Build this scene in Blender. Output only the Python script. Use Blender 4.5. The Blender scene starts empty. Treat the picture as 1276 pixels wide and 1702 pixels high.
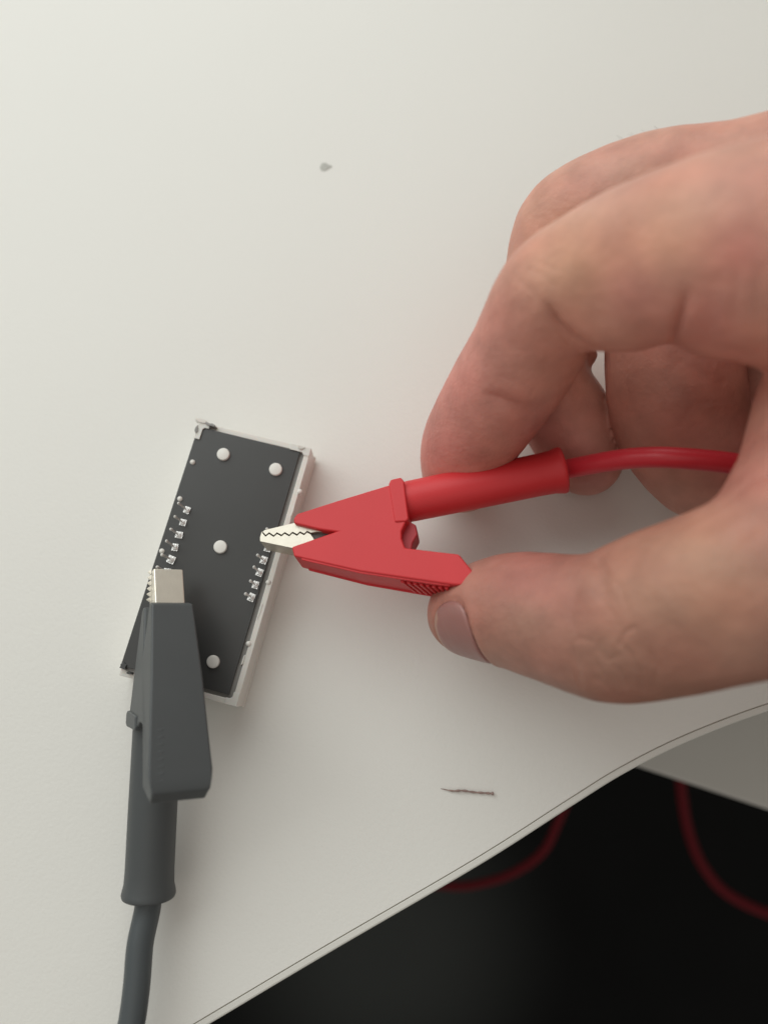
import bpy, bmesh, math, random
import numpy as np
from mathutils import Vector, Matrix
random.seed(4); np.random.seed(4)
scene = bpy.context.scene
COL = scene.collection
MM = 0.001

# ------------------------------------------------------------------ camera
F, CX, CY, TILT, HC = 1300.0, 638.0, 851.0, math.radians(12.3), 150.0
cam_d = bpy.data.cameras.new('camera'); cam = bpy.data.objects.new('camera', cam_d); COL.objects.link(cam)
cam.location = (0, 0, HC*MM); cam.rotation_euler = (TILT, 0, 0)
cam_d.sensor_fit = 'HORIZONTAL'; cam_d.sensor_width = 36; cam_d.lens = 36*F/1276.0
cam_d.clip_start = 0.005; cam_d.clip_end = 20
cam_d.dof.use_dof = True; cam_d.dof.focus_distance = 0.138; cam_d.dof.aperture_fstop = 12
scene.camera = cam

# ------------------------------------------------------------------ light
scene.view_settings.view_transform = 'Standard'; scene.view_settings.look = 'None'
scene.view_settings.exposure = 0.0; scene.view_settings.gamma = 1.0
world = bpy.data.worlds.new('World'); scene.world = world; world.use_nodes = True
bg = world.node_tree.nodes['Background']; bg.inputs[0].default_value = (1.0, 0.95, 0.88, 1); bg.inputs[1].default_value = 0.32
def area(name, loc, target, size, energy, color):
    l = bpy.data.lights.new(name, 'AREA'); l.shape = 'RECTANGLE'; l.size = size[0]; l.size_y = size[1]
    l.energy = energy; l.color = color
    o = bpy.data.objects.new(name, l); COL.objects.link(o); o.location = loc
    o.rotation_euler = (Vector(target)-Vector(loc)).to_track_quat('-Z', 'Y').to_euler()
    return o
area('window_light', (-0.36, 0.55, 0.53), (0.0, 0.02, 0), (1.2, 0.8), 6.5, (0.955, 1.0, 0.985))
area('room_light', (-0.10, -0.30, 0.95), (0, 0, 0), (0.9, 0.8), 0.8, (1.0, 0.93, 0.84))

# ------------------------------------------------------------------ pixel <-> place
ct, st = math.cos(TILT), math.sin(TILT)
CAM = np.array([0, 0, HC])
def ray(px, py):
    x, y, z = (px-CX)/F, -(py-CY)/F, -1.0
    return np.array([x, y*ct - z*st, y*st + z*ct])
def P(px, py, z):
    d = ray(px, py); return CAM + d*((z-HC)/d[2])
def depth(px, py, z): return (z-HC)/ray(px, py)[2]
def proj(p):
    q = np.asarray(p) - CAM
    x = q[..., 0]; y = q[..., 1]*ct + q[..., 2]*st; z = -q[..., 1]*st + q[..., 2]*ct
    z = np.minimum(z, -1e-3)
    return np.stack([CX + F*x/(-z), CY - F*y/(-z)], -1)

# ------------------------------------------------------------------ materials
def mat(name, base, rough=0.5, metal=0.0, spec=0.5, bump=None, var=None, sss=None, coat=0.0):
    m = bpy.data.materials.new(name); m.use_nodes = True
    nt = m.node_tree; b = nt.nodes['Principled BSDF']
    b.inputs['Base Color'].default_value = (*base, 1); b.inputs['Roughness'].default_value = rough
    b.inputs['Metallic'].default_value = metal; b.inputs['Specular IOR Level'].default_value = spec
    b.inputs['Coat Weight'].default_value = coat
    tc = nt.nodes.new('ShaderNodeTexCoord')
    if var:                                    # (scale, amount): gentle colour variation of the stuff itself
        n = nt.nodes.new('ShaderNodeTexNoise'); n.inputs['Scale'].default_value = var[0]; n.inputs['Detail'].default_value = 5
        nt.links.new(tc.outputs['Object'], n.inputs['Vector'])
        mx = nt.nodes.new('ShaderNodeMix'); mx.data_type = 'RGBA'
        a = [c*(1-var[1]) for c in base]; c2 = [min(1, c*(1+var[1])) for c in base]
        mx.inputs[6].default_value = (*a, 1); mx.inputs[7].default_value = (*c2, 1)
        nt.links.new(n.outputs['Fac'], mx.inputs[0]); nt.links.new(mx.outputs[2], b.inputs['Base Color'])
    if bump:                                   # list of (scale, strength, distance)
        prev = None
        for sc_, stg, dist in bump:
            n = nt.nodes.new('ShaderNodeTexNoise'); n.inputs['Scale'].default_value = sc_; n.inputs['Detail'].default_value = 3
            nt.links.new(tc.outputs['Object'], n.inputs['Vector'])
            bp = nt.nodes.new('ShaderNodeBump'); bp.inputs['Strength'].default_value = stg; bp.inputs['Distance'].default_value = dist
            nt.links.new(n.outputs['Fac'], bp.inputs['Height'])
            if prev: nt.links.new(prev.outputs[0], bp.inputs['Normal'])
            prev = bp
        nt.links.new(prev.outputs[0], b.inputs['Normal'])
    if sss:
        b.inputs['Subsurface Weight'].default_value = sss
        b.inputs['Subsurface Radius'].default_value = (1.0, 0.35, 0.2); b.inputs['Subsurface Scale'].default_value = 0.0022
    return m
M_desk = mat('desk_white', (0.80, 0.79, 0.745), 0.42, bump=[(1700, 0.5, 0.0001), (500, 0.05, 0.0002)], var=(22, 0.018))
M_band = mat('edge_band_white', (0.74, 0.73, 0.68), 0.4, bump=[(900, 0.2, 0.0001)])
M_panel = mat('desk_panel', (0.62, 0.61, 0.57), 0.55, var=(30, 0.04))
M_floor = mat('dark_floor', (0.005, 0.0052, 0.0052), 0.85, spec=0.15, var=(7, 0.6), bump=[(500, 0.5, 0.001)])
M_red = mat('red_rubber', (0.62, 0.036, 0.042), 0.45, spec=0.36, bump=[(1800, 0.12, 0.0001), (300, 0.08, 0.0002)], var=(120, 0.05))
M_redcab = mat('red_cable_skin', (0.58, 0.030, 0.045), 0.38, spec=0.45, bump=[(900, 0.1, 0.0001)])
M_farcab = mat('shaded_red_cable_skin', (0.13, 0.005, 0.010), 0.6, spec=0.2)  # dimness below the desk put into a darker red base
M_web = mat('red_inner', (0.42, 0.035, 0.045), 0.5, spec=0.4)
M_black = mat('black_rubber', (0.068, 0.075, 0.077), 0.50, spec=0.55, bump=[(1800, 0.12, 0.0001), (260, 0.08, 0.0002)], var=(150, 0.07))
M_blackcab = mat('black_cable_skin', (0.068, 0.079, 0.084), 0.45, bump=[(900, 0.1, 0.0001)])
M_metal = mat('nickel', (0.60, 0.56, 0.48), 0.42, metal=0.75, bump=[(2600, 0.4, 0.00008), (600, 0.15, 0.0001)], var=(700, 0.08))
M_plate = mat('nickel_plate', (0.88, 0.83, 0.72), 0.30, metal=0.85, bump=[(2600, 0.25, 0.00006)], var=(500, 0.07))
M_dark = mat('dark_steel', (0.09, 0.08, 0.075), 0.5, metal=0.4)
M_board = mat('board_black', (0.060, 0.061, 0.060), 0.32, spec=0.5, bump=[(220, 0.06, 0.0002), (1500, 0.08, 0.00005)], var=(60, 0.10))
M_resin = mat('grey_resin', (0.27, 0.26, 0.245), 0.3, bump=[(500, 0.2, 0.0002)], var=(250, 0.25))
M_plastic = mat('white_plastic', (0.74, 0.71, 0.66), 0.35, sss=0.1, bump=[(700, 0.15, 0.0001)], var=(200, 0.03))
M_peg = mat('peg_white', (0.80, 0.78, 0.73), 0.35, bump=[(1500, 0.25, 0.0001)])
M_solder = mat('solder', (0.86, 0.85, 0.81), 0.26, metal=0.5, bump=[(1800, 0.9, 0.0002)], var=(900, 0.25))
M_pin = mat('pin_metal', (0.72, 0.71, 0.68), 0.35, metal=0.25)
M_fibre = mat('brown_fibre', (0.30, 0.21, 0.185), 0.8, var=(800, 0.4))
M_crumb = mat('grey_crumb', (0.52, 0.52, 0.48), 0.9, var=(900, 0.3))
M_nail = mat('nail', (0.35, 0.165, 0.145), 0.33, spec=0.45, sss=0.15, bump=[(500, 0.05, 0.0001)], var=(220, 0.06))

# skin: colour carried by a vertex attribute (flush of knuckles and tips, some painted light and shade), fine relief from noise and voronoi
M_skin = mat('skin', (0.5, 0.27, 0.21), 0.50, spec=0.4, sss=0.16)
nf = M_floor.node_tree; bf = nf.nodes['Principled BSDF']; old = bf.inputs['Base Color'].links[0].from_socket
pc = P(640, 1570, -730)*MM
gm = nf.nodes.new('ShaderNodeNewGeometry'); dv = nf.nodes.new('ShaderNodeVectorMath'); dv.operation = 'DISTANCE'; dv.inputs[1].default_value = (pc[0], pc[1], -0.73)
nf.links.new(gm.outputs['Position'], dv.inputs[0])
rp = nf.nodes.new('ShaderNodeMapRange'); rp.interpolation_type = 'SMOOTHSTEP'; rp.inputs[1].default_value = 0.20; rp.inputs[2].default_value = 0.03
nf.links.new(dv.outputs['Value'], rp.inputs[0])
mx = nf.nodes.new('ShaderNodeMix'); mx.data_type = 'RGBA'; mx.inputs[7].default_value = (0.045, 0.049, 0.047, 1)     # grey lens haze painted as a lighter patch on the floor
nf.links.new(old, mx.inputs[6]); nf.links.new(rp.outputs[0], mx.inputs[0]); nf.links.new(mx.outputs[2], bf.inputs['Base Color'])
nt = M_skin.node_tree; b = nt.nodes['Principled BSDF']
at_ = nt.nodes.new('ShaderNodeAttribute'); at_.attribute_name = 'skin_tone'
tc = nt.nodes.new('ShaderNodeTexCoord')
nz = nt.nodes.new('ShaderNodeTexNoise'); nz.inputs['Scale'].default_value = 210; nz.inputs['Detail'].default_value = 6
nt.links.new(tc.outputs['Object'], nz.inputs['Vector'])
mr = nt.nodes.new('ShaderNodeMapRange'); mr.inputs[1].default_value = 0.25; mr.inputs[2].default_value = 0.75
mr.inputs[3].default_value = 0.84; mr.inputs[4].default_value = 1.13
nt.links.new(nz.outputs['Fac'], mr.inputs[0])
mm_ = nt.nodes.new('ShaderNodeVectorMath'); mm_.operation = 'SCALE'
nt.links.new(at_.outputs['Color'], mm_.inputs[0]); nt.links.new(mr.outputs[0], mm_.inputs['Scale'])
nt.links.new(mm_.outputs[0], b.inputs['Base Color'])
vo = nt.nodes.new('ShaderNodeTexVoronoi'); vo.feature = 'DISTANCE_TO_EDGE'; vo.inputs['Scale'].default_value = 1500
nt.links.new(tc.outputs['Object'], vo.inputs['Vector'])
b1 = nt.nodes.new('ShaderNodeBump'); b1.inputs['Strength'].default_value = 0.3; b1.inputs['Distance'].default_value = 0.0001
nt.links.new(vo.outputs['Distance'], b1.inputs['Height'])
n2 = nt.nodes.new('ShaderNodeTexNoise'); n2.inputs['Scale'].default_value = 650; n2.inputs['Detail'].default_value = 4
nt.links.new(tc.outputs['Object'], n2.inputs['Vector'])
b2 = nt.nodes.new('ShaderNodeBump'); b2.inputs['Strength'].default_value = 0.45; b2.inputs['Distance'].default_value = 0.0004
nt.links.new(n2.outputs['Fac'], b2.inputs['Height']); nt.links.new(b1.outputs[0], b2.inputs['Normal'])
nt.links.new(b2.outputs[0], b.inputs['Normal'])

# ------------------------------------------------------------------ object helpers (all coordinates in millimetres)
def mesh_obj(name, verts, faces, material, parent=None, origin=(0, 0, 0), smooth=False, bevel=0.0, segs=2, shared=None):
    """one mesh object; verts are world millimetres, origin is the object's (or its parent's) place"""
    if shared is None:
        me = bpy.data.meshes.new(name)
        o3 = np.asarray(origin, float)
        me.from_pydata([tuple((np.asarray(v)-o3)*MM) for v in verts], [], [list(map(int, f)) for f in faces])
        me.materials.append(material)
        bm = bmesh.new(); bm.from_mesh(me); bmesh.ops.recalc_face_normals(bm, faces=bm.faces); bm.to_mesh(me); bm.free()
        if smooth:
            me.polygons.foreach_set('use_smooth', [True]*len(me.polygons))
    else: me = shared
    o = bpy.data.objects.new(name, me); COL.objects.link(o)
    if parent is not None: o.parent = parent
    else: o.location = np.asarray(origin)*MM
    if bevel:
        md = o.modifiers.new('bevel', 'BEVEL'); md.width = bevel*MM; md.segments = segs; md.limit_method = 'ANGLE'
        md.angle_limit = math.radians(32)
        for p in me.polygons: p.use_smooth = True
        md.harden_normals = True
    return o
def empty(name, loc, label, cat, group=None):
    e = bpy.data.objects.new(name, None); COL.objects.link(e); e.location = np.asarray(loc)*MM
    e.empty_display_size = 0.005; e['label'] = label; e['category'] = cat
    if group: e['group'] = group
    return e
def tag(o, label, cat): o['label'] = label; o['category'] = cat; return o

def prism(poly, hw, frame, y0=None):
    """closed polygon in local (x, y) extruded to w = -hw..hw (hw may be a function of x,y)"""
    n = len(poly); f = hw if callable(hw) else (lambda x, y: hw)
    top = [frame(x, y, f(x, y)) for x, y in poly]; bot = [frame(x, y, -f(x, y)) for x, y in poly]
    faces = [list(range(n)), list(range(2*n-1, n-1, -1))] + [[i, n+i, n+(i+1) % n, (i+1) % n] for i in range(n)]
    return top+bot, faces
def tube(pts, radii, seg=24, cap=True, squash=None):
    pts = [np.asarray(p, float) for p in pts]; n = len(pts); vs = []; fs = []
    up = np.array([0, 0, 1.0]); prev = None
    for i, p in enumerate(pts):
        t = pts[min(i+1, n-1)] - pts[max(i-1, 0)]; t /= np.linalg.norm(t)
        if prev is None:
            a = np.cross(t, up); a = a if np.linalg.norm(a) > 0.1 else np.cross(t, [1, 0, 0])
        else: a = prev - t*np.dot(prev, t)
        a /= np.linalg.norm(a); prev = a; b_ = np.cross(t, a)
        r = radii[i] if hasattr(radii, '__len__') else radii
        for k in range(seg):
            th = 2*math.pi*k/seg; vs.append(p + r*(a*math.cos(th)+b_*math.sin(th)))
    for i in range(n-1):
        for k in range(seg): fs.append([i*seg+k, i*seg+(k+1) % seg, (i+1)*seg+(k+1) % seg, (i+1)*seg+k])
    if cap: fs += [list(range(seg)), list(range((n-1)*seg, n*seg))]
    return vs, fs
def spline(pts, n=12):
    """Catmull-Rom through points"""
    p = [np.asarray(q, float) for q in pts]; p = [2*p[0]-p[1]] + p + [2*p[-1]-p[-2]]; out = []
    for i in range(1, len(p)-2):
        for k in range(n):
            t = k/n
            out.append(0.5*((2*p[i]) + (-p[i-1]+p[i+1])*t + (2*p[i-1]-5*p[i]+4*p[i+1]-p[i+2])*t*t + (-p[i-1]+3*p[i]-3*p[i+1]+p[i+2])*t**3))
    out.append(p[-2]); return out

# ================================================================== floor and desk
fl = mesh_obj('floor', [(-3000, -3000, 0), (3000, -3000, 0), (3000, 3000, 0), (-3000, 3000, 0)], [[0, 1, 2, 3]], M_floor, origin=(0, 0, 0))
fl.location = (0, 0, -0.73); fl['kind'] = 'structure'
desk = empty('desk', (-100, 200, -25), 'white desk top with a pale edge band and curved front edge', 'desk')
edge_px = [(331, 1697), (537, 1574.5), (790, 1427), (942, 1330), (1034, 1273), (1141, 1220), (1276, 1169)]
ep = [P(x, y, 0) for x, y in edge_px]
d0 = ep[0]-ep[1]; d0 /= np.linalg.norm(d0)
ep = [ep[0]+d0*420, ep[0]+d0*150, ep[0]+d0*50] + ep + [P(1420, 1131, 0), P(1600, 1100, 0), P(1900, 1075, 0), P(3000, 1050, 0)]
ed = spline(ep, 10)
def off(line, d):
    out = []
    for i, p in enumerate(line):
        t = line[min(i+1, len(line)-1)]-line[max(i-1, 0)]; t /= np.linalg.norm(t)
        out.append(p + np.array([t[1], -t[0], 0])*d)
    return out
oD = (-100, 200, -25)
top_poly = list(ed) + [np.array([ed[-1][0], 700, 0]), np.array([ed[0][0], 700, 0])]
n = len(top_poly)
# front strip of the panel finely divided, so the eased edge follows the curve
vs = [np.array([p[0], p[1], 0.0]) for p in top_poly] + [np.array([p[0], p[1], -25.0]) for p in top_poly]
fs = [list(range(n)), list(range(2*n-1, n-1, -1))] + [[i, n+i, n+(i+1) % n, (i+1) % n] for i in range(n)]
mesh_obj('tabletop', vs, fs, M_desk, desk, oD, bevel=0.12, segs=2)
sec = [(0.17, -0.10), (0.24, -0.04), (1.05, -0.05), (1.28, -0.16), (1.42, -0.40), (1.45, -0.8), (1.45, -24.9), (0.17, -24.9)]
vs = []; fs = []
for d, z in sec:
    for p in off(ed, d): vs.append(np.array([p[0], p[1], z]))
L = len(ed); S = len(sec)
for s in range(S):
    for i in range(L-1): fs.append([s*L+i, s*L+i+1, ((s+1) % S)*L+i+1, ((s+1) % S)*L+i])
fs += [[s*L for s in range(S)], [s*L+L-1 for s in range(S)]]
o = mesh_obj('edge_band', vs, fs, M_band, desk, oD, smooth=False)
# bottom of the joint between panel and band
vs = [np.array([p[0], p[1], -0.32]) for p in ed] + [np.array([p[0], p[1], -0.32]) for p in off(ed, 0.17)]
mesh_obj('joint_line', vs, [[i, i+1, L+i+1, L+i] for i in range(L-1)], mat('joint_glue', (0.42, 0.38, 0.32), 0.8), desk, oD)
A0, A1 = P(1068, 1277, -75), P(1276, 1346, -75); dsh = (A1-A0)/np.linalg.norm(A1-A0); ush = np.array([-dsh[1], dsh[0], 0])
q0, q1 = A0-dsh*60, A1+dsh*500
vs = [np.array([p[0], p[1], z]) for z in (-75, -93) for p in (q0, q1, q1+ush*300, q0+ush*300)]
mesh_obj('lower_shelf', vs, [[0, 1, 2, 3], [7, 6, 5, 4], [0, 4, 5, 1], [1, 5, 6, 2], [2, 6, 7, 3], [3, 7, 4, 0]], M_panel, desk, oD, bevel=0.8)

# ================================================================== display module
ZT = 8.0
oM = P(358, 940, 0)
mod = empty('display_module', oM, 'black backed display module in a white frame, pins up, between the two clips', 'display module')
c = {'TL': P(330, 698, ZT), 'TR': P(519, 746, ZT), 'BR': P(390, 1180, ZT), 'BL': P(197, 1118, ZT)}
cen = sum(c.values())/4
eL = ((c['BL']-c['TL'])+(c['BR']-c['TR'])); eL /= np.linalg.norm(eL)
eW = np.array([-eL[1], eL[0], 0])
if np.dot(eW, c['TR']-c['TL']) < 0: eW = -eW
HLn = (abs(np.dot(c['BL']-c['TL'], eL))+abs(np.dot(c['BR']-c['TR'], eL)))/4
HWd = (abs(np.dot(c['TR']-c['TL'], eW))+abs(np.dot(c['BR']-c['BL'], eW)))/4
print('module', HLn*2, HWd*2)
def mf(a, b_, z): q = cen + eL*a + eW*b_; return np.array([q[0], q[1], z])
def box_v(a0, a1, b0, b1, z0, z1):
    v = [mf(a, b_, z) for z in (z0, z1) for a, b_ in ((a0, b0), (a1, b0), (a1, b1), (a0, b1))]
    f = [[0, 1, 2, 3], [7, 6, 5, 4], [0, 4, 5, 1], [1, 5, 6, 2], [2, 6, 7, 3], [3, 7, 4, 0]]
    return v, f
# housing: an open tray with rim, rim carrying small notches
def ringpts(off_, z):
    zl = min(z, ZT-1.1) if z > 4 else z
    if z == ZT-1.6: zl = z
    return [mf(-HLn+off_, -HWd+off_, zl), mf(HLn-off_, -HWd+off_, zl), mf(HLn-off_, HWd-off_, z), mf(-HLn+off_, HWd-off_, z)]
vs = ringpts(0.25, 0.05)+ringpts(-0.2, 0.6)+ringpts(-0.2, 2.2)+ringpts(0, 2.4)+ringpts(0, ZT)+ringpts(1.05, ZT)+ringpts(1.05, ZT-1.6)
fs = [[0, 3, 2, 1]] + [[r*4+i, r*4+(i+1) % 4, (r+1)*4+(i+1) % 4, (r+1)*4+i] for r in range(6) for i in range(4)] + [[24, 25, 26, 27]]
mesh_obj('housing', vs, fs, M_plastic, mod, oM, bevel=0.18, segs=3)
v, f = box_v(-HLn+1.07, HLn-1.07, -HWd+1.07, HWd-1.07, ZT-1.58, ZT-0.75)
mesh_obj('resin_fill', v, f, M_resin, mod, oM, bevel=0.05)
v, f = box_v(-HLn+1.12, HLn-1.7, -HWd+0.10, HWd-1.95, ZT-0.74, ZT-0.12)
mesh_obj('circuit_board', v, f, M_board, mod, oM, bevel=0.08)
# corner lugs on the rim
for a, b_, s, t in ((-1, -1, 3.6, 1.5), (-1, 1, 1.6, 2.6), (1, 1, 2.4, 1.5)):
    a0, b0 = a*(HLn-0.02), b_*(HWd-0.02); th = 1.15
    poly = [(a0, b0), (a0-a*s, b0), (a0-a*s, b0-b_*th), (a0-a*(th+.35), b0-b_*th), (a0-a*th, b0-b_*(th+.35)), (a0-a*th, b0-b_*t*1.5), (a0, b0-b_*t*1.5)]
    h = ZT+0.25+random.uniform(-.1, .1); m_ = len(poly)
    vs = [mf(x, y, ZT+0.003) for x, y in poly]+[mf(x*0.998, y*0.998, h) for x, y in poly]
    fs = [list(range(m_)), list(range(2*m_-1, m_-1, -1))]+[[i, (i+1) % m_, m_+(i+1) % m_, m_+i] for i in range(m_)]
    mesh_obj('corner_lug', vs, fs, M_plastic, mod, oM, bevel=0.15)
# ragged moulding flash: pale at the top left corner, dark and broken at the bottom left
def chip(px, py, w, h_, hz, m_, seed, ang):
    rnd = random.Random(seed); q = P(px, py, ZT); n_ = 11; lo_v, hi_v = [], []
    for i in range(n_):
        th_ = 2*math.pi*i/n_; k = rnd.uniform(0.6, 1.15); x, y = w*math.cos(th_)*k, h_*math.sin(th_)*k
        d = np.array([x*math.cos(ang)-y*math.sin(ang), x*math.sin(ang)+y*math.cos(ang), 0])
        lo_v.append(q+d+[0, 0, -1.4]); hi_v.append(q+d*0.8+[0, 0, hz*rnd.uniform(.6, 1.2)])
    f_ = [list(range(n_)), list(range(2*n_-1, n_-1, -1))]+[[i, (i+1) % n_, n_+(i+1) % n_, n_+i] for i in range(n_)]
    mesh_obj('moulding_flash', lo_v+hi_v, f_, m_, mod, oM, bevel=0.06)
chip(336, 700, 1.5, 0.55, 0.5, M_plastic, 3, -0.3); chip(350, 707, 1.3, 0.4, 0.7, M_resin, 5, -0.3); chip(327, 715, 0.5, 1.1, 0.45, M_resin, 8, -0.3)
chip(500, 744, 1.0, 0.4, 0.5, M_plastic, 11, -0.3); chip(205, 1107, 0.9, 0.8, 0.2, M_board, 14, -0.3); chip(231, 1126, 0.9, 0.5, 0.2, M_resin, 17, -0.3); chip(214, 1119, 0.7, 0.35, 0.25, M_board, 19, -0.3)
for px, py, L_ in ((486, 850, 1.6), (468, 905, 0.9), (432, 1015, 2.2), (404, 1098, 1.4)): chip(px, py, 0.28, L_, 0.12, M_plastic, px, -0.3)
# small snap bumps along the rim
for px, py in ((498, 817), (446, 968), (413, 1070), (320, 768), (299, 829), (269, 916)):
    q = P(px, py, ZT); vs_, fs_ = [], []
    v, f = tube([q+[0, 0, -0.8], q+[0, 0, 0.1], q+[0, 0, 0.35]], [0.5, 0.48, 0.2], 12)
    mesh_obj('rim_bump', v, f, M_peg, mod, oM, smooth=True)
# white heat stakes
peg_me = None
for px, py, r in ((371, 755, 1.2), (458, 780, 1.22), (366, 909, 1.22), (354, 1100, 1.15)):
    q = P(px, py, ZT+0.2)
    v, f = tube([[0, 0, -0.4], [0, 0, 0.10], [0, 0, 0.25], [0, 0, 0.32]], [r, r, r*0.93, r*0.75], 32)
    o = mesh_obj('peg', v, f, M_peg, None, (0, 0, 0), smooth=False, bevel=0.05); o.parent = mod; o.location = (q-oM)*MM
# pins: two rows of six, each a pin standing in its solder joint
def blob_mesh():
    bm = bmesh.new(); bmesh.ops.create_icosphere(bm, subdivisions=3, radius=1)
    for v_ in bm.verts:
        v_.co *= 1+0.10*math.sin(5*v_.co.x+1)*math.cos(4*v_.co.y); v_.co.x *= 0.86; v_.co.y *= 0.72; v_.co.z *= 0.38
    me = bpy.data.meshes.new('solder_joint'); bm.to_mesh(me); bm.free(); me.materials.append(M_solder)
    for p in me.polygons: p.use_smooth = True
    me.transform(Matrix.Scale(MM, 4)); return me
bmesh_blob = blob_mesh()
v, f = tube([[0, 0, -0.6], [0, 0, 0.4], [0, 0, 4.6], [0, 0, 4.9], [0, 0, 5.25], [0, 0, 5.5]], [0.2, 0.2, 0.2, 0.3, 0.3, 0.12], 10)
tmp = mesh_obj('pin', v, f, M_pin, None, (0, 0, 0)); pin_me = tmp.data; bpy.data.objects.remove(tmp)
v, f = box_v(0, 1, 0, 1, 0, 1)
pad_v = [(x, y, z) for z in (-0.1, 0.14) for x, y in ((-.68, -.70), (.68, -.70), (.68, .70), (-.68, .70))]
tmp = mesh_obj('pad', pad_v, f, M_solder, None, (0, 0, 0)); pad_me = tmp.data; bpy.data.objects.remove(tmp)
yaw = math.atan2(eL[1], eL[0])+math.pi/2
def pin_row(pa, pb, n_, tilt):
    for i in range(n_):
        t = i/(n_-1); q = P(pa[0]+(pb[0]-pa[0])*t, pa[1]+(pb[1]-pa[1])*t, ZT)
        pad = bpy.data.objects.new('pad', pad_me); COL.objects.link(pad); pad.parent = mod; pad.location = (q-oM)*MM; pad.rotation_euler = (0, 0, yaw+random.uniform(-.15, .15)); pad.scale = (random.uniform(.78, 1.02), random.uniform(.82, 1.05), 1)
        j = bpy.data.objects.new('solder_joint', bmesh_blob); COL.objects.link(j); j.parent = pad
        j.location = (random.uniform(-.1, .1)*MM, -0.12*MM, 0.1*MM); j.rotation_euler = (0, 0, random.uniform(-.3, .3)); j.scale = (0.72, 0.72, 0.9)
        pn = bpy.data.objects.new('pin', pin_me); COL.objects.link(pn); pn.parent = pad
        pn.location = (-0.25*MM, 0.1*MM, 0.1*MM); pn.rotation_euler = (tilt[0]+random.uniform(-.03, .03), tilt[1]+random.uniform(-.03, .03), 0)
pin_row((311, 848), (278, 951), 6, (0, 0))
pin_row((452, 890), (418, 993), 6, (0, 0))

# ================================================================== clips
# Profile points are read off the red clip's flank; clip space is (x along, y across, w through the width)
ROLL, PITCH = math.radians(-10.5), math.radians(7.5)
R0 = Matrix.Rotation(ROLL, 3, 'X') @ Matrix.Rotation(-PITCH, 3, 'Y')
U = np.array(R0 @ Vector((1, 0, 0))); V = np.array(R0 @ Vector((0, 1, 0))); W = np.array(R0 @ Vector((0, 0, 1)))
if U[2] < 0: print('pitch sign', U)
O = P(430, 888, 13.0)
def cp(px, py, w=3.3):
    """pixel on the flank plane w -> clip (x, y)"""
    d = ray(px, py); t = np.dot(O+W*w-CAM, W)/np.dot(d, W); q = CAM+d*t-O
    return (float(np.dot(q, U)), float(np.dot(q, V)))
def red_frame(x, y, w): return O+U*x+V*y+W*w
teeth = [(434, 883), (438.5, 888), (444.5, 883.5), (452, 888.5), (457.5, 883.5), (465, 887.5), (470.5, 883), (478, 887.5), (483.5, 882.5), (491, 886.5), (496, 882), (503, 885.5), (508, 881), (514, 884)]
PROF = dict(
    boot=[(488, 869), (487, 861), (493, 853), (560, 833), (655, 806), (668, 812), (676, 868), (668, 885), (668, 897), (674, 913), (763, 925), (787, 955), (773, 975), (765, 976), (755, 975.5), (744, 974), (600, 951), (488, 924), (484, 908), (558, 884), (530, 879.5)],
    collar=[(647, 808), (650, 801), (667, 797), (672, 803), (680, 866), (676, 870), (657, 871)],
    web=[(655, 850), (690, 868), (693, 884), (685, 898), (682, 914), (655, 914)],
    upper=[(431, 882), (437, 877), (489, 864.5), (570, 850), (570, 880), (524, 880)],
    lower=[(432, 880), (429, 889), (429, 896.5), (487, 908.5), (575, 925), (575, 890), (523, 897)],
    hinge=[(508, 884), (570, 868), (575, 905), (520, 902)])
sleeve_a, sleeve_b = (668, 836), (936, 781)
XT = [cp(744, 974)[0], cp(787, 955)[0]]
TAIL = [0]
def hwid(x, y):
    t = TAIL[0]*min(1, max(0, (x-XT[0])/(XT[1]-XT[0]))*1.5)
    return 2.75 + max(0.0, x)*0.050 - 0.85*(1-math.sqrt(1-t*t)) if y < -3 else 2.75 + max(0.0, x)*0.050
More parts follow.
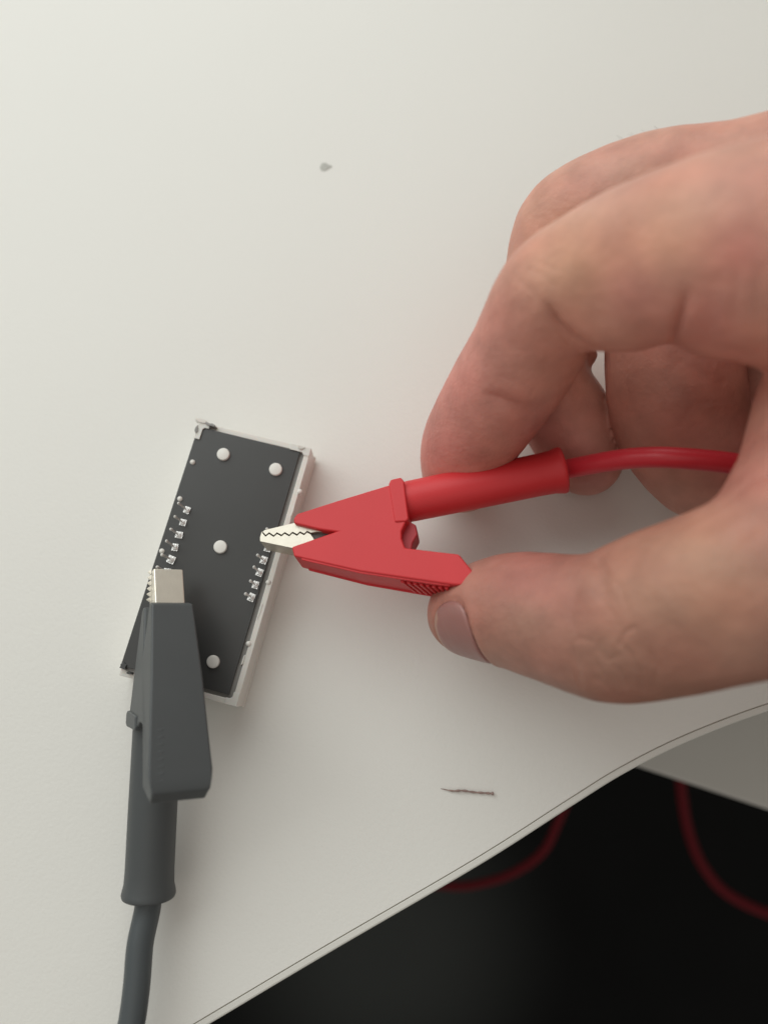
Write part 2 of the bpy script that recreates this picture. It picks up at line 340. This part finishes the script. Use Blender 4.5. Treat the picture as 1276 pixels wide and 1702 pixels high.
def build_clip(name, label, cat, frame, mb, mw, mc, base, sc_=1.0):
    TAIL[0] = 0 if sc_ == 1 else 1
    root = empty(name, base, label, cat, 'insulated crocodile clip test leads')
    Lp = {k: [cp(*p) for p in v_] for k, v_ in PROF.items()}
    v, f = prism(Lp['boot'], hwid, frame); mesh_obj('rubber_boot', v, f, mb, root, base, bevel=0.32*sc_, segs=3)
    cx = np.mean([p[0] for p in Lp['collar']])
    v, f = prism(Lp['collar'], hwid(cx, 0)+0.30, frame); mesh_obj('collar', v, f, mb, root, base, bevel=0.28*sc_, segs=3)
    v, f = prism(Lp['web'], 2.2, frame); mesh_obj('inner_web', v, f, mw, root, base, bevel=0.3*sc_)
    w0 = 2.2
    up = Lp['upper'][:4]+Lp['upper'][4:]+[cp(x, y-2.4) for x, y in reversed(teeth)]
    lo = Lp['lower'][1:]+[cp(x, y) for x, y in reversed(teeth)]+[cp(432, 879)]
    v, f = prism(up, w0, frame); mesh_obj('upper_jaw', v, f, M_metal, root, base, bevel=0.10*sc_)
    v, f = prism(lo, w0+0.05, frame); mesh_obj('lower_jaw', v, f, M_metal if sc_ == 1 else M_plate, root, base, bevel=0.10 if sc_ == 1 else 0.42, segs=4)
    v, f = prism(Lp['hinge'], 1.5, frame); mesh_obj('hinge_spring', v, f, M_dark, root, base)
    if sc_ != 1:                               # saw teeth bent out along the jaw's visible side
        ws = 1 if proj(frame(3, 0, 2))[0] < proj(frame(3, 0, -2))[0] else -1
        for i in range(6):
            x = 1.0+i*0.95; q = [(x-.42, .1, 2.15), (x+.42, .1, 2.15), (x+.42, .9, 2.2), (x-.42, .9, 2.2), (x, .35, 2.62+.03*i), (x, .9, 2.6+.03*i)]
            mesh_obj('jaw_tooth', [frame(a_, b2_, ws*c_) for a_, b2_, c_ in q], [[0, 1, 4], [1, 2, 5, 4], [3, 0, 4, 5], [2, 3, 5], [0, 3, 2, 1]], M_plate, root, base)
    # raised welts and grip ridges on the back of the lever
    a, b_ = np.array(cp(500, 927)), np.array(cp(748, 974.5)); dl = b_-a; ln = np.linalg.norm(dl); dl /= ln; nl = np.array([dl[1], -dl[0]])
    if nl[1] > 0: nl = -nl
    A, B = np.array(cp(487, 922)), np.array(cp(600, 950))
    for s in ((-1, 1) if sc_ == 1 else ()):
        vs = []; N = 12
        for i in range(N+1):
            q = a+dl*ln*i/N
            base_pt = np.array([np.interp(q[0], [p[0] for p in (cp(488, 924), cp(600, 951), cp(744, 974))], [p[1] for p in (cp(488, 924), cp(600, 951), cp(744, 974))])])
            y0 = base_pt[0]; hwq = hwid(q[0], 0)*0.86*s
            for dy, dw in ((0.35, -0.28), (-0.28, -0.22), (-0.28, 0.22), (0.35, 0.28)):
                vs.append(frame(q[0], y0+dy, hwq+dw))
        fs = [[i*4+k, i*4+(k+1) % 4, i*4+4+(k+1) % 4, i*4+4+k] for i in range(N) for k in range(4)]+[[0, 1, 2, 3], [N*4, N*4+1, N*4+2, N*4+3]]
        mesh_obj('back_welt', vs, fs, mb, root, base, bevel=0.12)
    rh = 1.0 if sc_ == 1 else 0.35; ridge_side = -1
    for i in range(8):
        px = 676+i*10.5; py = np.interp(px, [600, 744, 770], [951, 974, 976]); q = cp(px, py)
        hwq = hwid(q[0], 0)*0.72; vs = []
        for w in ((-hwq, hwq) if sc_ == 1 else (ridge_side*hwq*1.1, ridge_side*hwq*0.72)):
            sk = 0.8*(w/hwq)
            for dx, dy in ((-0.42, 0.4), (-0.30, -0.42*rh), (0.22, -0.5*rh), (0.42, 0.4)): vs.append(frame(q[0]+dx-sk, q[1]+dy, w))
        mesh_obj('grip_ridge', vs, [[0, 1, 2, 3], [7, 6, 5, 4], [0, 4, 5, 1], [1, 5, 6, 2], [2, 6, 7, 3], [3, 7, 4, 0]], mb, root, base, bevel=0.15)
    # flexible sleeve with a flared open mouth
    a, b_ = np.array(cp(*sleeve_a, 0)), np.array(cp(*sleeve_b, 0))
    prof = [(-0.02, 3.3), (0.0, 3.55), (0.05, 3.65), (0.5, 3.72), (0.85, 3.72), (0.93, 3.80), (0.965, 4.02), (0.985, 4.12), (1.0, 4.02), (1.004, 3.6), (0.998, 2.1), (0.985, 2.0)]
    pts = [frame(*(a+(b_-a)*t), 0) for t, r in prof]
    # ring frames taken from the axis, so the turned-in mouth keeps its direction
    ax = pts[4]-pts[3]; ax /= np.linalg.norm(ax); s1 = np.cross(ax, W if frame is red_frame else [0, 0, 1]); s1 /= np.linalg.norm(s1); s2 = np.cross(ax, s1)
    vs = []; SG = 40
    for p_, (t, r) in zip(pts, prof):
        for k in range(SG):
            th = 2*math.pi*k/SG; vs.append(p_+(s1*math.cos(th)+s2*math.sin(th))*r*sc_)
    fs = [[i*SG+k, i*SG+(k+1) % SG, (i+1)*SG+(k+1) % SG, (i+1)*SG+k] for i in range(len(prof)-1) for k in range(SG)]+[list(range(SG)), list(range((len(prof)-1)*SG, len(prof)*SG))]
    mesh_obj('sleeve', vs, fs, mb, root, base, smooth=True)
    return root, pts[-1], ax
red, rend, rax = build_clip('crocodile_clip', 'red crocodile clip and lead pinched by the hand', 'crocodile clip', red_frame, M_red, M_web, M_redcab, P(600, 900, 8))
cab = spline([rend-rax*4, rend+rax*2, P(1010, 767, 24), P(1060, 761, 28), P(1120, 761, 31), P(1215, 770, 32), P(1330, 790, 32), P(1500, 830, 31), P(1800, 900, 30)], 14)
v, f = tube(cab, 1.72, 24); mesh_obj('cable', v, f, M_redcab, red, P(600, 900, 8), smooth=True)

# black clip: jaws away from the viewer, lever on top, sleeve below it on the left
SB = 1.10; TH = math.radians(27); PB = math.radians(2.0)
Xb = np.array([0.056, -1.0, 0]); Xb /= np.linalg.norm(Xb)
Xb = Xb*math.cos(PB)+np.array([0, 0, math.sin(PB)])
side = np.cross(Xb, [0, 0, 1]); side /= np.linalg.norm(side)      # image-left
upb = np.cross(side, Xb)
if upb[2] < 0: upb = -upb
if side[0] > 0: side = -side
Vb = side*math.sin(TH)-upb*math.cos(TH); Wb = np.cross(Xb, Vb)
OB = P(275, 941, 13.5)
def black_frame(x, y, w): return OB+SB*(Xb*0.925*x+Vb*y+Wb*w)
print('black top jaw px', proj(black_frame(0, -1, 0)), 'sleeve end', proj(black_frame(*cp(936, 781, 0), 0)), black_frame(*cp(936, 781, 0), 0))
baseB = P(270, 1200, 3)
blk, bend, bax = build_clip('crocodile_clip', 'black crocodile clip and lead gripping the left pins of the module', 'crocodile clip', black_frame, M_black, M_black, M_blackcab, baseB, SB)
zb = bend[2]
cab = spline([bend-bax*4, bend+bax*2, P(233, 1570, zb+.3), P(227, 1640, zb+.8), P(217, 1710, zb+1.2), P(195, 1800, zb+1.5), P(160, 1950, zb+1)], 14)
v, f = tube(cab, 2.2, 24); mesh_obj('cable', v, f, M_blackcab, blk, baseB, smooth=True)

# ================================================================== hand
def C(px, py, z, rpx): return (*P(px, py, z), rpx*depth(px, py, z)/F)
index = [C(768, 788, 8.5, 64), C(783, 730, 15, 73), C(830, 655, 26, 82), C(877, 578, 35, 86), C(920, 492, 45, 89), C(1010, 452, 51, 106), C(1100, 430, 56, 126), C(1230, 412, 62, 153), C(1500, 400, 66, 215)]
middle = [C(975, 766, 7.5, 58), C(944, 700, 8, 68), C(898, 615, 15, 66), C(915, 500, 22, 74), C(936, 388, 26, 77), C(1000, 352, 30, 86), C(1100, 316, 35, 88), C(1276, 292, 42, 92), C(1560, 230, 50, 150)]
ring = [C(1172, 775, 14, 90), C(1130, 700, 17, 98), C(1119, 610, 22, 101), C(1116, 500, 24, 90), C(1200, 420, 30, 90), C(1500, 330, 38, 110)]
little = [C(1300, 740, 13, 80), C(1290, 640, 14, 85), C(1300, 540, 17, 85), C(1480, 450, 26, 90)]
fold = [C(950, 588, 15, 24), C(976, 590, 16, 17)]
index_pad = [C(975, 505, 47.5, 76), C(1045, 497, 52, 88)]
index_base = [C(1205, 488, 56, 108), C(1320, 470, 58, 140), C(1500, 440, 58, 180)]
thumb = [C(773, 1021, 15, 63), C(835, 1013, 20, 80), C(900, 1022, 25, 94), C(1012, 1043, 34, 113), C(1100, 1017, 40, 127), C(1200, 990, 46, 135), C(1400, 920, 52, 175), C(1600, 800, 52, 240)]
palm = [C(1480, 640, 40, 190), (105, 25, 45, 19), (135, 10, 45, 24), (170, 2, 46, 25), (235, -10, 48, 28)]
palm2 = [(*index[-1][:3], 13.5), (95, 45, 52, 17), (135, 18, 50, 22)]
palm3 = [C(1500, 330, 38, 120), (100, 40, 35, 16), (140, 10, 42, 22)]
thenar = [C(1402, 850, 50, 184), C(1490, 700, 50, 205), (95, 20, 48, 18), (130, 6, 48, 20)]
def smooth_chain(ch, n=3):
    return [tuple(q) for q in spline(ch, n)]
index, middle, ring, little, thumb = [smooth_chain(c_) for c_ in (index, middle, ring, little, thumb)]
chains = [(index, 2.2), (index_pad, 2.2), (index_base, 2.2), (middle, 2.2), (fold, 1.0), (ring, 2.5), (little, 2.5), (thumb, 2.5), (palm, 6), (palm2, 6), (palm3, 6), (thenar, 5)]
unite_k = [0, 1.6, 1.2, 0.5, 1.5, 0.3, 0.6, 0.9, 5, 5, 5, 3.5]
def cone(X, Y, Z, a, b_):
    ax, ay, az, ra = a; bx, by, bz, rb = b_
    dx, dy, dz = bx-ax, by-ay, bz-az; L2 = dx*dx+dy*dy+dz*dz
    t = np.clip(((X-ax)*dx+(Y-ay)*dy+(Z-az)*dz)/L2, 0, 1)
    return np.sqrt((X-ax-t*dx)**2+(Y-ay-t*dy)**2+(Z-az-t*dz)**2)-(ra+(rb-ra)*t)
def smin(a, b_, k):
    h = np.clip(k-np.abs(a-b_), 0, None)/k
    return np.minimum(a, b_)-h*h*k*0.25
def chain_sdf(X, Y, Z, ch, k):
    d = None
    for i in range(len(ch)-1):
        e = cone(X, Y, Z, ch[i], ch[i+1]); d = e if d is None else smin(d, e, k)
    return d
def hand_sdf(X, Y, Z):
    d = None
    for (ch, k), uk in zip(chains, unite_k):
        e = chain_sdf(X, Y, Z, ch, k); d = e if d is None else smin(d, e, uk)
    return d
# fleshy pads added to the finger chains: (centre px,py,z, radius px) joined softly
pads = []
VX = 0.55
lo_ = np.array([0.0, -62.0, -2.0]); hi_ = np.array([215.0, 95.0, 92.0])
nx, ny, nz_ = [int((hi_[i]-lo_[i])/VX) for i in range(3)]
gx = (lo_[0]+VX*np.arange(nx)).astype(np.float32)[:, None, None]; gy = (lo_[1]+VX*np.arange(ny)).astype(np.float32)[None, :, None]; gz = (lo_[2]+VX*np.arange(nz_)).astype(np.float32)[None, None, :]
G = np.full((nx, ny, nz_), 12.0, np.float32)
for (ch, k), uk in zip(chains, unite_k):
    D = None
    D = np.full((nx, ny, nz_), 12.0, np.float32)
    for i in range(len(ch)-1):
        a, b_ = ch[i], ch[i+1]; mg = 8
        l_ = [int(max(0, (min(a[j]-a[3], b_[j]-b_[3])-mg-lo_[j])/VX)) for j in range(3)]
        h_ = [int(min((nx, ny, nz_)[j], (max(a[j]+a[3], b_[j]+b_[3])+mg-lo_[j])/VX+1)) for j in range(3)]
        if any(h_[j] <= l_[j] for j in range(3)): continue
        s = tuple(slice(l_[j], h_[j]) for j in range(3))
        e = cone(gx[s[0]], gy[:, s[1]], gz[:, :, s[2]], a, b_).astype(np.float32)
        D[s] = smin(D[s], e, k)
    G = D if uk == 0 else smin(G, D, uk)
import openvdb as vdb
grid = vdb.FloatGrid(12.0); G = np.minimum(G, 12.0).astype(np.float32)
grid.copyFromArray(G)
pts, quads = grid.convertToQuads(isovalue=0.0)
pts = pts.astype(float)*VX+lo_
print('hand verts', len(pts), len(quads))
me = bpy.data.meshes.new('person')
me.vertices.add(len(pts)); me.vertices.foreach_set('co', pts.ravel())
me.loops.add(quads.size); me.polygons.add(len(quads))
me.loops.foreach_set('vertex_index', quads.ravel().astype(np.int32))
me.polygons.foreach_set('loop_start', (np.arange(len(quads))*4).astype(np.int32))
me.polygons.foreach_set('loop_total', np.full(len(quads), 4, np.int32))
me.update(); me.validate()
# finer mesh where the photograph sees it
bm = bmesh.new(); bm.from_mesh(me)
for _ in range(2): bmesh.ops.smooth_vert(bm, verts=bm.verts, factor=0.5, use_axis_x=True, use_axis_y=True, use_axis_z=True)
vis = set()
for v_ in bm.verts:
    if v_.co.x < 78 and v_.normal.dot(Vector((0, 0, 150))-v_.co) != 0: vis.add(v_)
ee = [e for e in bm.edges if e.verts[0] in vis and e.verts[1] in vis]
bmesh.ops.subdivide_edges(bm, edges=ee, cuts=1, use_grid_fill=True, smooth=0.0)
for _ in range(2): bmesh.ops.smooth_vert(bm, verts=bm.verts, factor=0.5, use_axis_x=True, use_axis_y=True, use_axis_z=True)
bmesh.ops.recalc_face_normals(bm, faces=bm.faces)
bm.to_mesh(me); bm.free(); me.update()
N = len(me.vertices); co = np.empty(N*3); me.vertices.foreach_get('co', co); co = co.reshape(-1, 3)
nr = np.empty(N*3); me.vertices.foreach_get('normal', nr); nr = nr.reshape(-1, 3)
vd = CAM-co; vd /= np.linalg.norm(vd, axis=1)[:, None]
facing = np.clip((nr*vd).sum(1)*2.5+0.3, 0, 1)
pxy = proj(co)
def dist_poly(q, pl):
    pl = np.asarray(pl, float); best = np.full(len(q), 1e9); tt = np.zeros(len(q)); n_ = len(pl)-1
    for i in range(n_):
        a = pl[i]; d = pl[i+1]-a; t = np.clip(((q-a)@d)/(d@d), 0, 1); r = np.hypot(*(q-a-t[:, None]*d).T)
        m_ = r < best; best[m_] = r[m_]; tt[m_] = (i+t[m_])/n_
    return best, tt
def wob(q, f, s): return np.sin(q[:, 0]*f+s)*np.cos(q[:, 1]*f*1.3+s*2)
zlo = {}
disp = np.zeros(N)
# creases: pixel polyline, half width px, depth mm, minimum height of the skin it lies on
CR = [([(903, 498), (925, 540), (950, 566), (985, 586)], 12, .6, 33), ([(903, 498), (925, 540), (950, 566), (985, 586)], 4, 0.5, 33),
      ([(918, 545), (945, 575), (965, 588)], 4, .25, 30),
      ([(1146, 470), (1132, 515), (1122, 550), (1118, 600)], 12, .5, 42), ([(1140, 490), (1127, 530), (1119, 560), (1117, 600)], 5, .45, 42),
      ([(800, 652), (835, 668), (870, 682), (905, 684)], 13, .55, 12), ([(795, 650), (835, 667), (885, 688)], 4, .10, 12),
      ([(1190, 440), (1182, 500), (1180, 570)], 22, .35, 42), ([(1225, 420), (1222, 500), (1215, 560)], 11, .18, 42), ([(1262, 430), (1256, 500), (1262, 580)], 11, .2, 42),
      ([(985, 920), (996, 945), (1003, 985)], 13, .5, 22), ([(1000, 945), (1030, 975), (1045, 1020)], 6, .10, 22),
      ([(948, 1070), (955, 1100), (965, 1140)], 6, 0.17, 22), ([(948, 1070), (965, 1060), (985, 1068)], 4, 0.12, 22),
      ([(1000, 1058), (996, 1080), (1008, 1098), (1030, 1090)], 6, 0.17, 22), ([(1020, 1060), (1045, 1085), (1062, 1120), (1068, 1145)], 5, 0.20, 22),
      ([(975, 1080), (990, 1100), (1000, 1125)], 4, 0.12, 22), ([(1010, 1105), (1030, 1115), (1040, 1140)], 4, 0.12, 22), ([(985, 1120), (1005, 1140), (1022, 1156)], 4, 0.12, 22),
      ([(1076, 1075), (1092, 1110), (1085, 1146)], 6, 0.14, 22), ([(960, 960), (950, 1010), (952, 1050)], 9, .2, 22),
      ([(975, 975), (1010, 1010), (1030, 1040)], 5, .07, 22), ([(1060, 1040), (1040, 1050), (1030, 1070)], 4, .2, 22),
      ([(1276, 860), (1230, 890), (1200, 930)], 14, .25, 25), ([(1225, 775), (1240, 740), (1270, 725)], 6, .3, 25), ([(1215, 830), (1245, 800), (1276, 790)], 6, .3, 25),
      ([(1110, 585), (1150, 615), (1190, 640)], 20, .35, 5), ([(1276, 660), (1240, 740), (1225, 800)], 8, .15, 25),
      ([(860, 440), (900, 455), (925, 480)], 6, .06, 33), ([(870, 425), (905, 440), (940, 455)], 5, .05, 33), ([(850, 455), (880, 480), (900, 500)], 6, .07, 33)]
for pl, w, dp, zm in CR:
    r, t = dist_poly(pxy, pl); m_ = (co[:, 2] > zm)
    fade = np.clip(np.minimum(t*4, 1.6-t)*1.0, 0, 1)
    disp -= dp*np.exp(-(r/w)**2)*m_*facing*fade
# finger-print like fine ridges on the thumb pad
r, t = dist_poly(pxy, [(800, 985), (860, 970), (930, 965)])
mk = np.exp(-(r/42)**2)*(co[:, 2] > 15)*facing
disp += 0.022*mk*np.sin((pxy[:, 0]+0.35*(pxy[:, 1]-960)+8*wob(pxy, .02, 1))*0.95)
# soft unevenness of flesh
disp += 0.07*np.sin(co[:, 0]*.33+1)*np.sin(co[:, 1]*.29+2)*np.sin(co[:, 2]*.31)+0.035*np.sin(co[:, 0]*.9)*np.sin(co[:, 1]*.8+1)*np.cos(co[:, 2]*.85)

# thumb nail frame
TA, TB = np.array(thumb[0][:3]), np.array(thumb[6][:3])
axn = TA-TB; axn /= np.linalg.norm(axn)                       # towards the tip
dor = np.array([0, -0.60, 0.80]); dor -= axn*np.dot(dor, axn); dor /= np.linalg.norm(dor); lat = np.cross(axn, dor)
NC = TA - axn*2.6                                              # axis point under the nail's middle
NL, NA = 4.7, math.radians(56)
def nail_uv(p):
    q = p-NC; u = (q@axn)/NL; y = q@dor; x = q@lat
    return u, np.arctan2(x, y)/NA, np.hypot(x, y)
u, a_, rad = nail_uv(co)
rho = (np.abs(u)**2.8+np.abs(a_)**2.8)**(1/2.8)
near = (rad < 14)
disp += near*(-0.32*np.exp(-((rho-1.0)/0.07)**2) + 0.12*np.exp(-((rho-1.20)/0.13)**2)*(u < 0.75) - 0.30*(rho < 0.97))
co2 = co+nr*disp[:, None]
# skin tone
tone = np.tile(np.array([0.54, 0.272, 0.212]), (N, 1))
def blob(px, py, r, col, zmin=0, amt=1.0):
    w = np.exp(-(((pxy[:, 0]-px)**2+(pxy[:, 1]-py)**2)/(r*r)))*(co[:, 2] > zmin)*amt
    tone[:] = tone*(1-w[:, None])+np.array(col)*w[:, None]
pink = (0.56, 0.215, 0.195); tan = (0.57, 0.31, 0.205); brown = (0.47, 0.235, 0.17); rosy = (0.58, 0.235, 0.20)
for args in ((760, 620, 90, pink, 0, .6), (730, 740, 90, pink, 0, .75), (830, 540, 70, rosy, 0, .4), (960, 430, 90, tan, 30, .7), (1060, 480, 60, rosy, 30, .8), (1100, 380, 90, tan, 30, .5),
             (1000, 300, 80, (.50, .285, .235), 0, .5), (1180, 540, 70, rosy, 30, .8), (1240, 420, 60, rosy, 30, .6), (975, 790, 70, (.42, .17, .15), 0, .8), (900, 720, 60, (.46, .17, .15), 0, .7), (1130, 680, 110, (.42, .18, .14), 0, .8),  # dark blob on the curled ring finger paints in its shade
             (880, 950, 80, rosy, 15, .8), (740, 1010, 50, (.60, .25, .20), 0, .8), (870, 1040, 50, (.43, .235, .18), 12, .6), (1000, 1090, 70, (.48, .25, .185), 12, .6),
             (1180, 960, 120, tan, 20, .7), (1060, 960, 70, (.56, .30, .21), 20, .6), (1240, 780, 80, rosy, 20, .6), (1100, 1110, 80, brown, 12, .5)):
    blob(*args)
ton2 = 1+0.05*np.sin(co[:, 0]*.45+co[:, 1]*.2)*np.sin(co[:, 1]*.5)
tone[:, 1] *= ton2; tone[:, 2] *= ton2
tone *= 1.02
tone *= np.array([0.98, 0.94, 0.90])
tone *= (1.10-0.31*np.clip((pxy[:, 1]-780)/150, 0, 1))[:, None]          # light painted into the tone: index finger brightened, thumb darkened
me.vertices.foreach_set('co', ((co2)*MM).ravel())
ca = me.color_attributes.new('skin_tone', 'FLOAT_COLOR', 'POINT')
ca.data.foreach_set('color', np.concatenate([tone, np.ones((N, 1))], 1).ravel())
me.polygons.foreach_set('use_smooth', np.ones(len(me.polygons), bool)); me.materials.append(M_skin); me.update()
hand = bpy.data.objects.new('person', me); COL.objects.link(hand)
tag(hand, 'bare right hand pinching the red clip between thumb and index finger', 'person')
# fine hairs along the back of the middle finger
hv, hf = [], []; rnd = random.Random(8)
top_idx = np.where((pxy[:, 0] > 1000) & (pxy[:, 0] < 1130) & (facing < 0.45) & (facing > 0.1) & (pxy[:, 1] < 262) & (co[:, 2] > 22))[0]
for k in rnd.sample(list(top_idx), 7):
    p, n_ = co2[k], nr[k]; L_ = rnd.uniform(0.6, 1.3); dr = n_*0.55+np.array([-0.75, rnd.uniform(-.2, .5), rnd.uniform(-.3, .2)]); dr /= np.linalg.norm(dr)
    v, f = tube([p-dr*.2, p+dr*L_*.5, p+dr*L_+np.array([-.15, 0, -.25])*L_*.5], [.015, .012, .004], 4)
    o_ = len(hv); hv += v; hf += [[i+o_ for i in q] for q in f]
hr = mesh_obj('hair', hv, hf, mat('hair_brown', (0.06, 0.035, 0.022), 0.5), hand, (0, 0, 0)); hr['kind'] = 'stuff'
# nail plate
nu, na = 30, 30; vs = []; fs = []
for i in range(nu+1):
    for j in range(na+1):
        x, y = 2*i/nu-1, 2*j/na-1
        # disc-like square to rounded square
        rr = max(abs(x), abs(y)); nn = (abs(x)**2.8+abs(y)**2.8)**(1/2.8); sf = rr/nn if nn > 0 else 1
        uu, vv = x*sf*0.985, y*sf*0.985
        th = vv*NA; d = dor*math.cos(th)+lat*math.sin(th); o_ = NC+axn*uu*NL
        s_ = np.linspace(0, 14, 281)[:, None]; q = o_+d*s_
        sd = hand_sdf(q[:, 0], q[:, 1], q[:, 2]); k = np.argmax(sd > 0); R_ = s_[k, 0]
        h = -0.03+0.10*(1-rr**4)-0.22*max(0, rr-0.93)/0.07
        vs.append(o_+d*(R_+h))
for i in range(nu):
    for j in range(na): fs.append([i*(na+1)+j, (i+1)*(na+1)+j, (i+1)*(na+1)+j+1, i*(na+1)+j+1])
nail = mesh_obj('thumbnail', vs, fs, M_nail, hand, (0, 0, 0), smooth=True)
nail.data.materials.append(mat('nail_edge', (0.46, 0.26, 0.20), 0.4, sss=0.1))
for p in nail.data.polygons:
    if p.index//na >= nu-3: p.material_index = 1
md = nail.modifiers.new('thick', 'SOLIDIFY'); md.thickness = 0.25*MM; md.offset = -1

# ================================================================== small things
pl = spline([P(732, 1311, .22), P(752, 1315, .3), P(768, 1314.5, .5), P(786, 1317, .35), P(805, 1318.5, .4), P(820, 1319.5, .4)], 10)
rr = [0.03+0.15*min(1, i/12)*(1+0.3*math.sin(i*.9)) for i in range(len(pl))]; rr[-3:] = [.25, .36, .2]
v, f = tube(pl, rr, 10); o = mesh_obj('splinter', v, f, M_fibre, None, P(775, 1316, 0), smooth=True)
tag(o, 'thin brown splinter of fibre lying near the desk edge', 'splinter')
def crumb(px, py, r, h, label, seed):
    bm = bmesh.new(); bmesh.ops.create_icosphere(bm, subdivisions=4, radius=1); rnd = random.Random(seed)
    ph = [rnd.uniform(0, 6) for _ in range(6)]
    for v_ in bm.verts:
        k = 1+0.3*math.sin(3*v_.co.x+ph[0])*math.cos(4*v_.co.y+ph[1])+0.14*math.sin(9*v_.co.x+ph[2])*math.sin(8*v_.co.y+ph[3])
        v_.co = Vector((v_.co.x*r*k, v_.co.y*r*0.75*k, max(-.2, v_.co.z)*h*k))*MM
    me_ = bpy.data.meshes.new('crumb'); bm.to_mesh(me_); bm.free(); me_.materials.append(M_crumb)
    for p in me_.polygons: p.use_smooth = True
    o = bpy.data.objects.new('crumb', me_); COL.objects.link(o); o.location = P(px, py, 0.05)*MM; tag(o, label, 'crumb'); return o
crumb(541, 277, 1.15, 0.06, 'small grey crumb on the empty upper part of the desk', 2)
# red leads hanging under the desk edge
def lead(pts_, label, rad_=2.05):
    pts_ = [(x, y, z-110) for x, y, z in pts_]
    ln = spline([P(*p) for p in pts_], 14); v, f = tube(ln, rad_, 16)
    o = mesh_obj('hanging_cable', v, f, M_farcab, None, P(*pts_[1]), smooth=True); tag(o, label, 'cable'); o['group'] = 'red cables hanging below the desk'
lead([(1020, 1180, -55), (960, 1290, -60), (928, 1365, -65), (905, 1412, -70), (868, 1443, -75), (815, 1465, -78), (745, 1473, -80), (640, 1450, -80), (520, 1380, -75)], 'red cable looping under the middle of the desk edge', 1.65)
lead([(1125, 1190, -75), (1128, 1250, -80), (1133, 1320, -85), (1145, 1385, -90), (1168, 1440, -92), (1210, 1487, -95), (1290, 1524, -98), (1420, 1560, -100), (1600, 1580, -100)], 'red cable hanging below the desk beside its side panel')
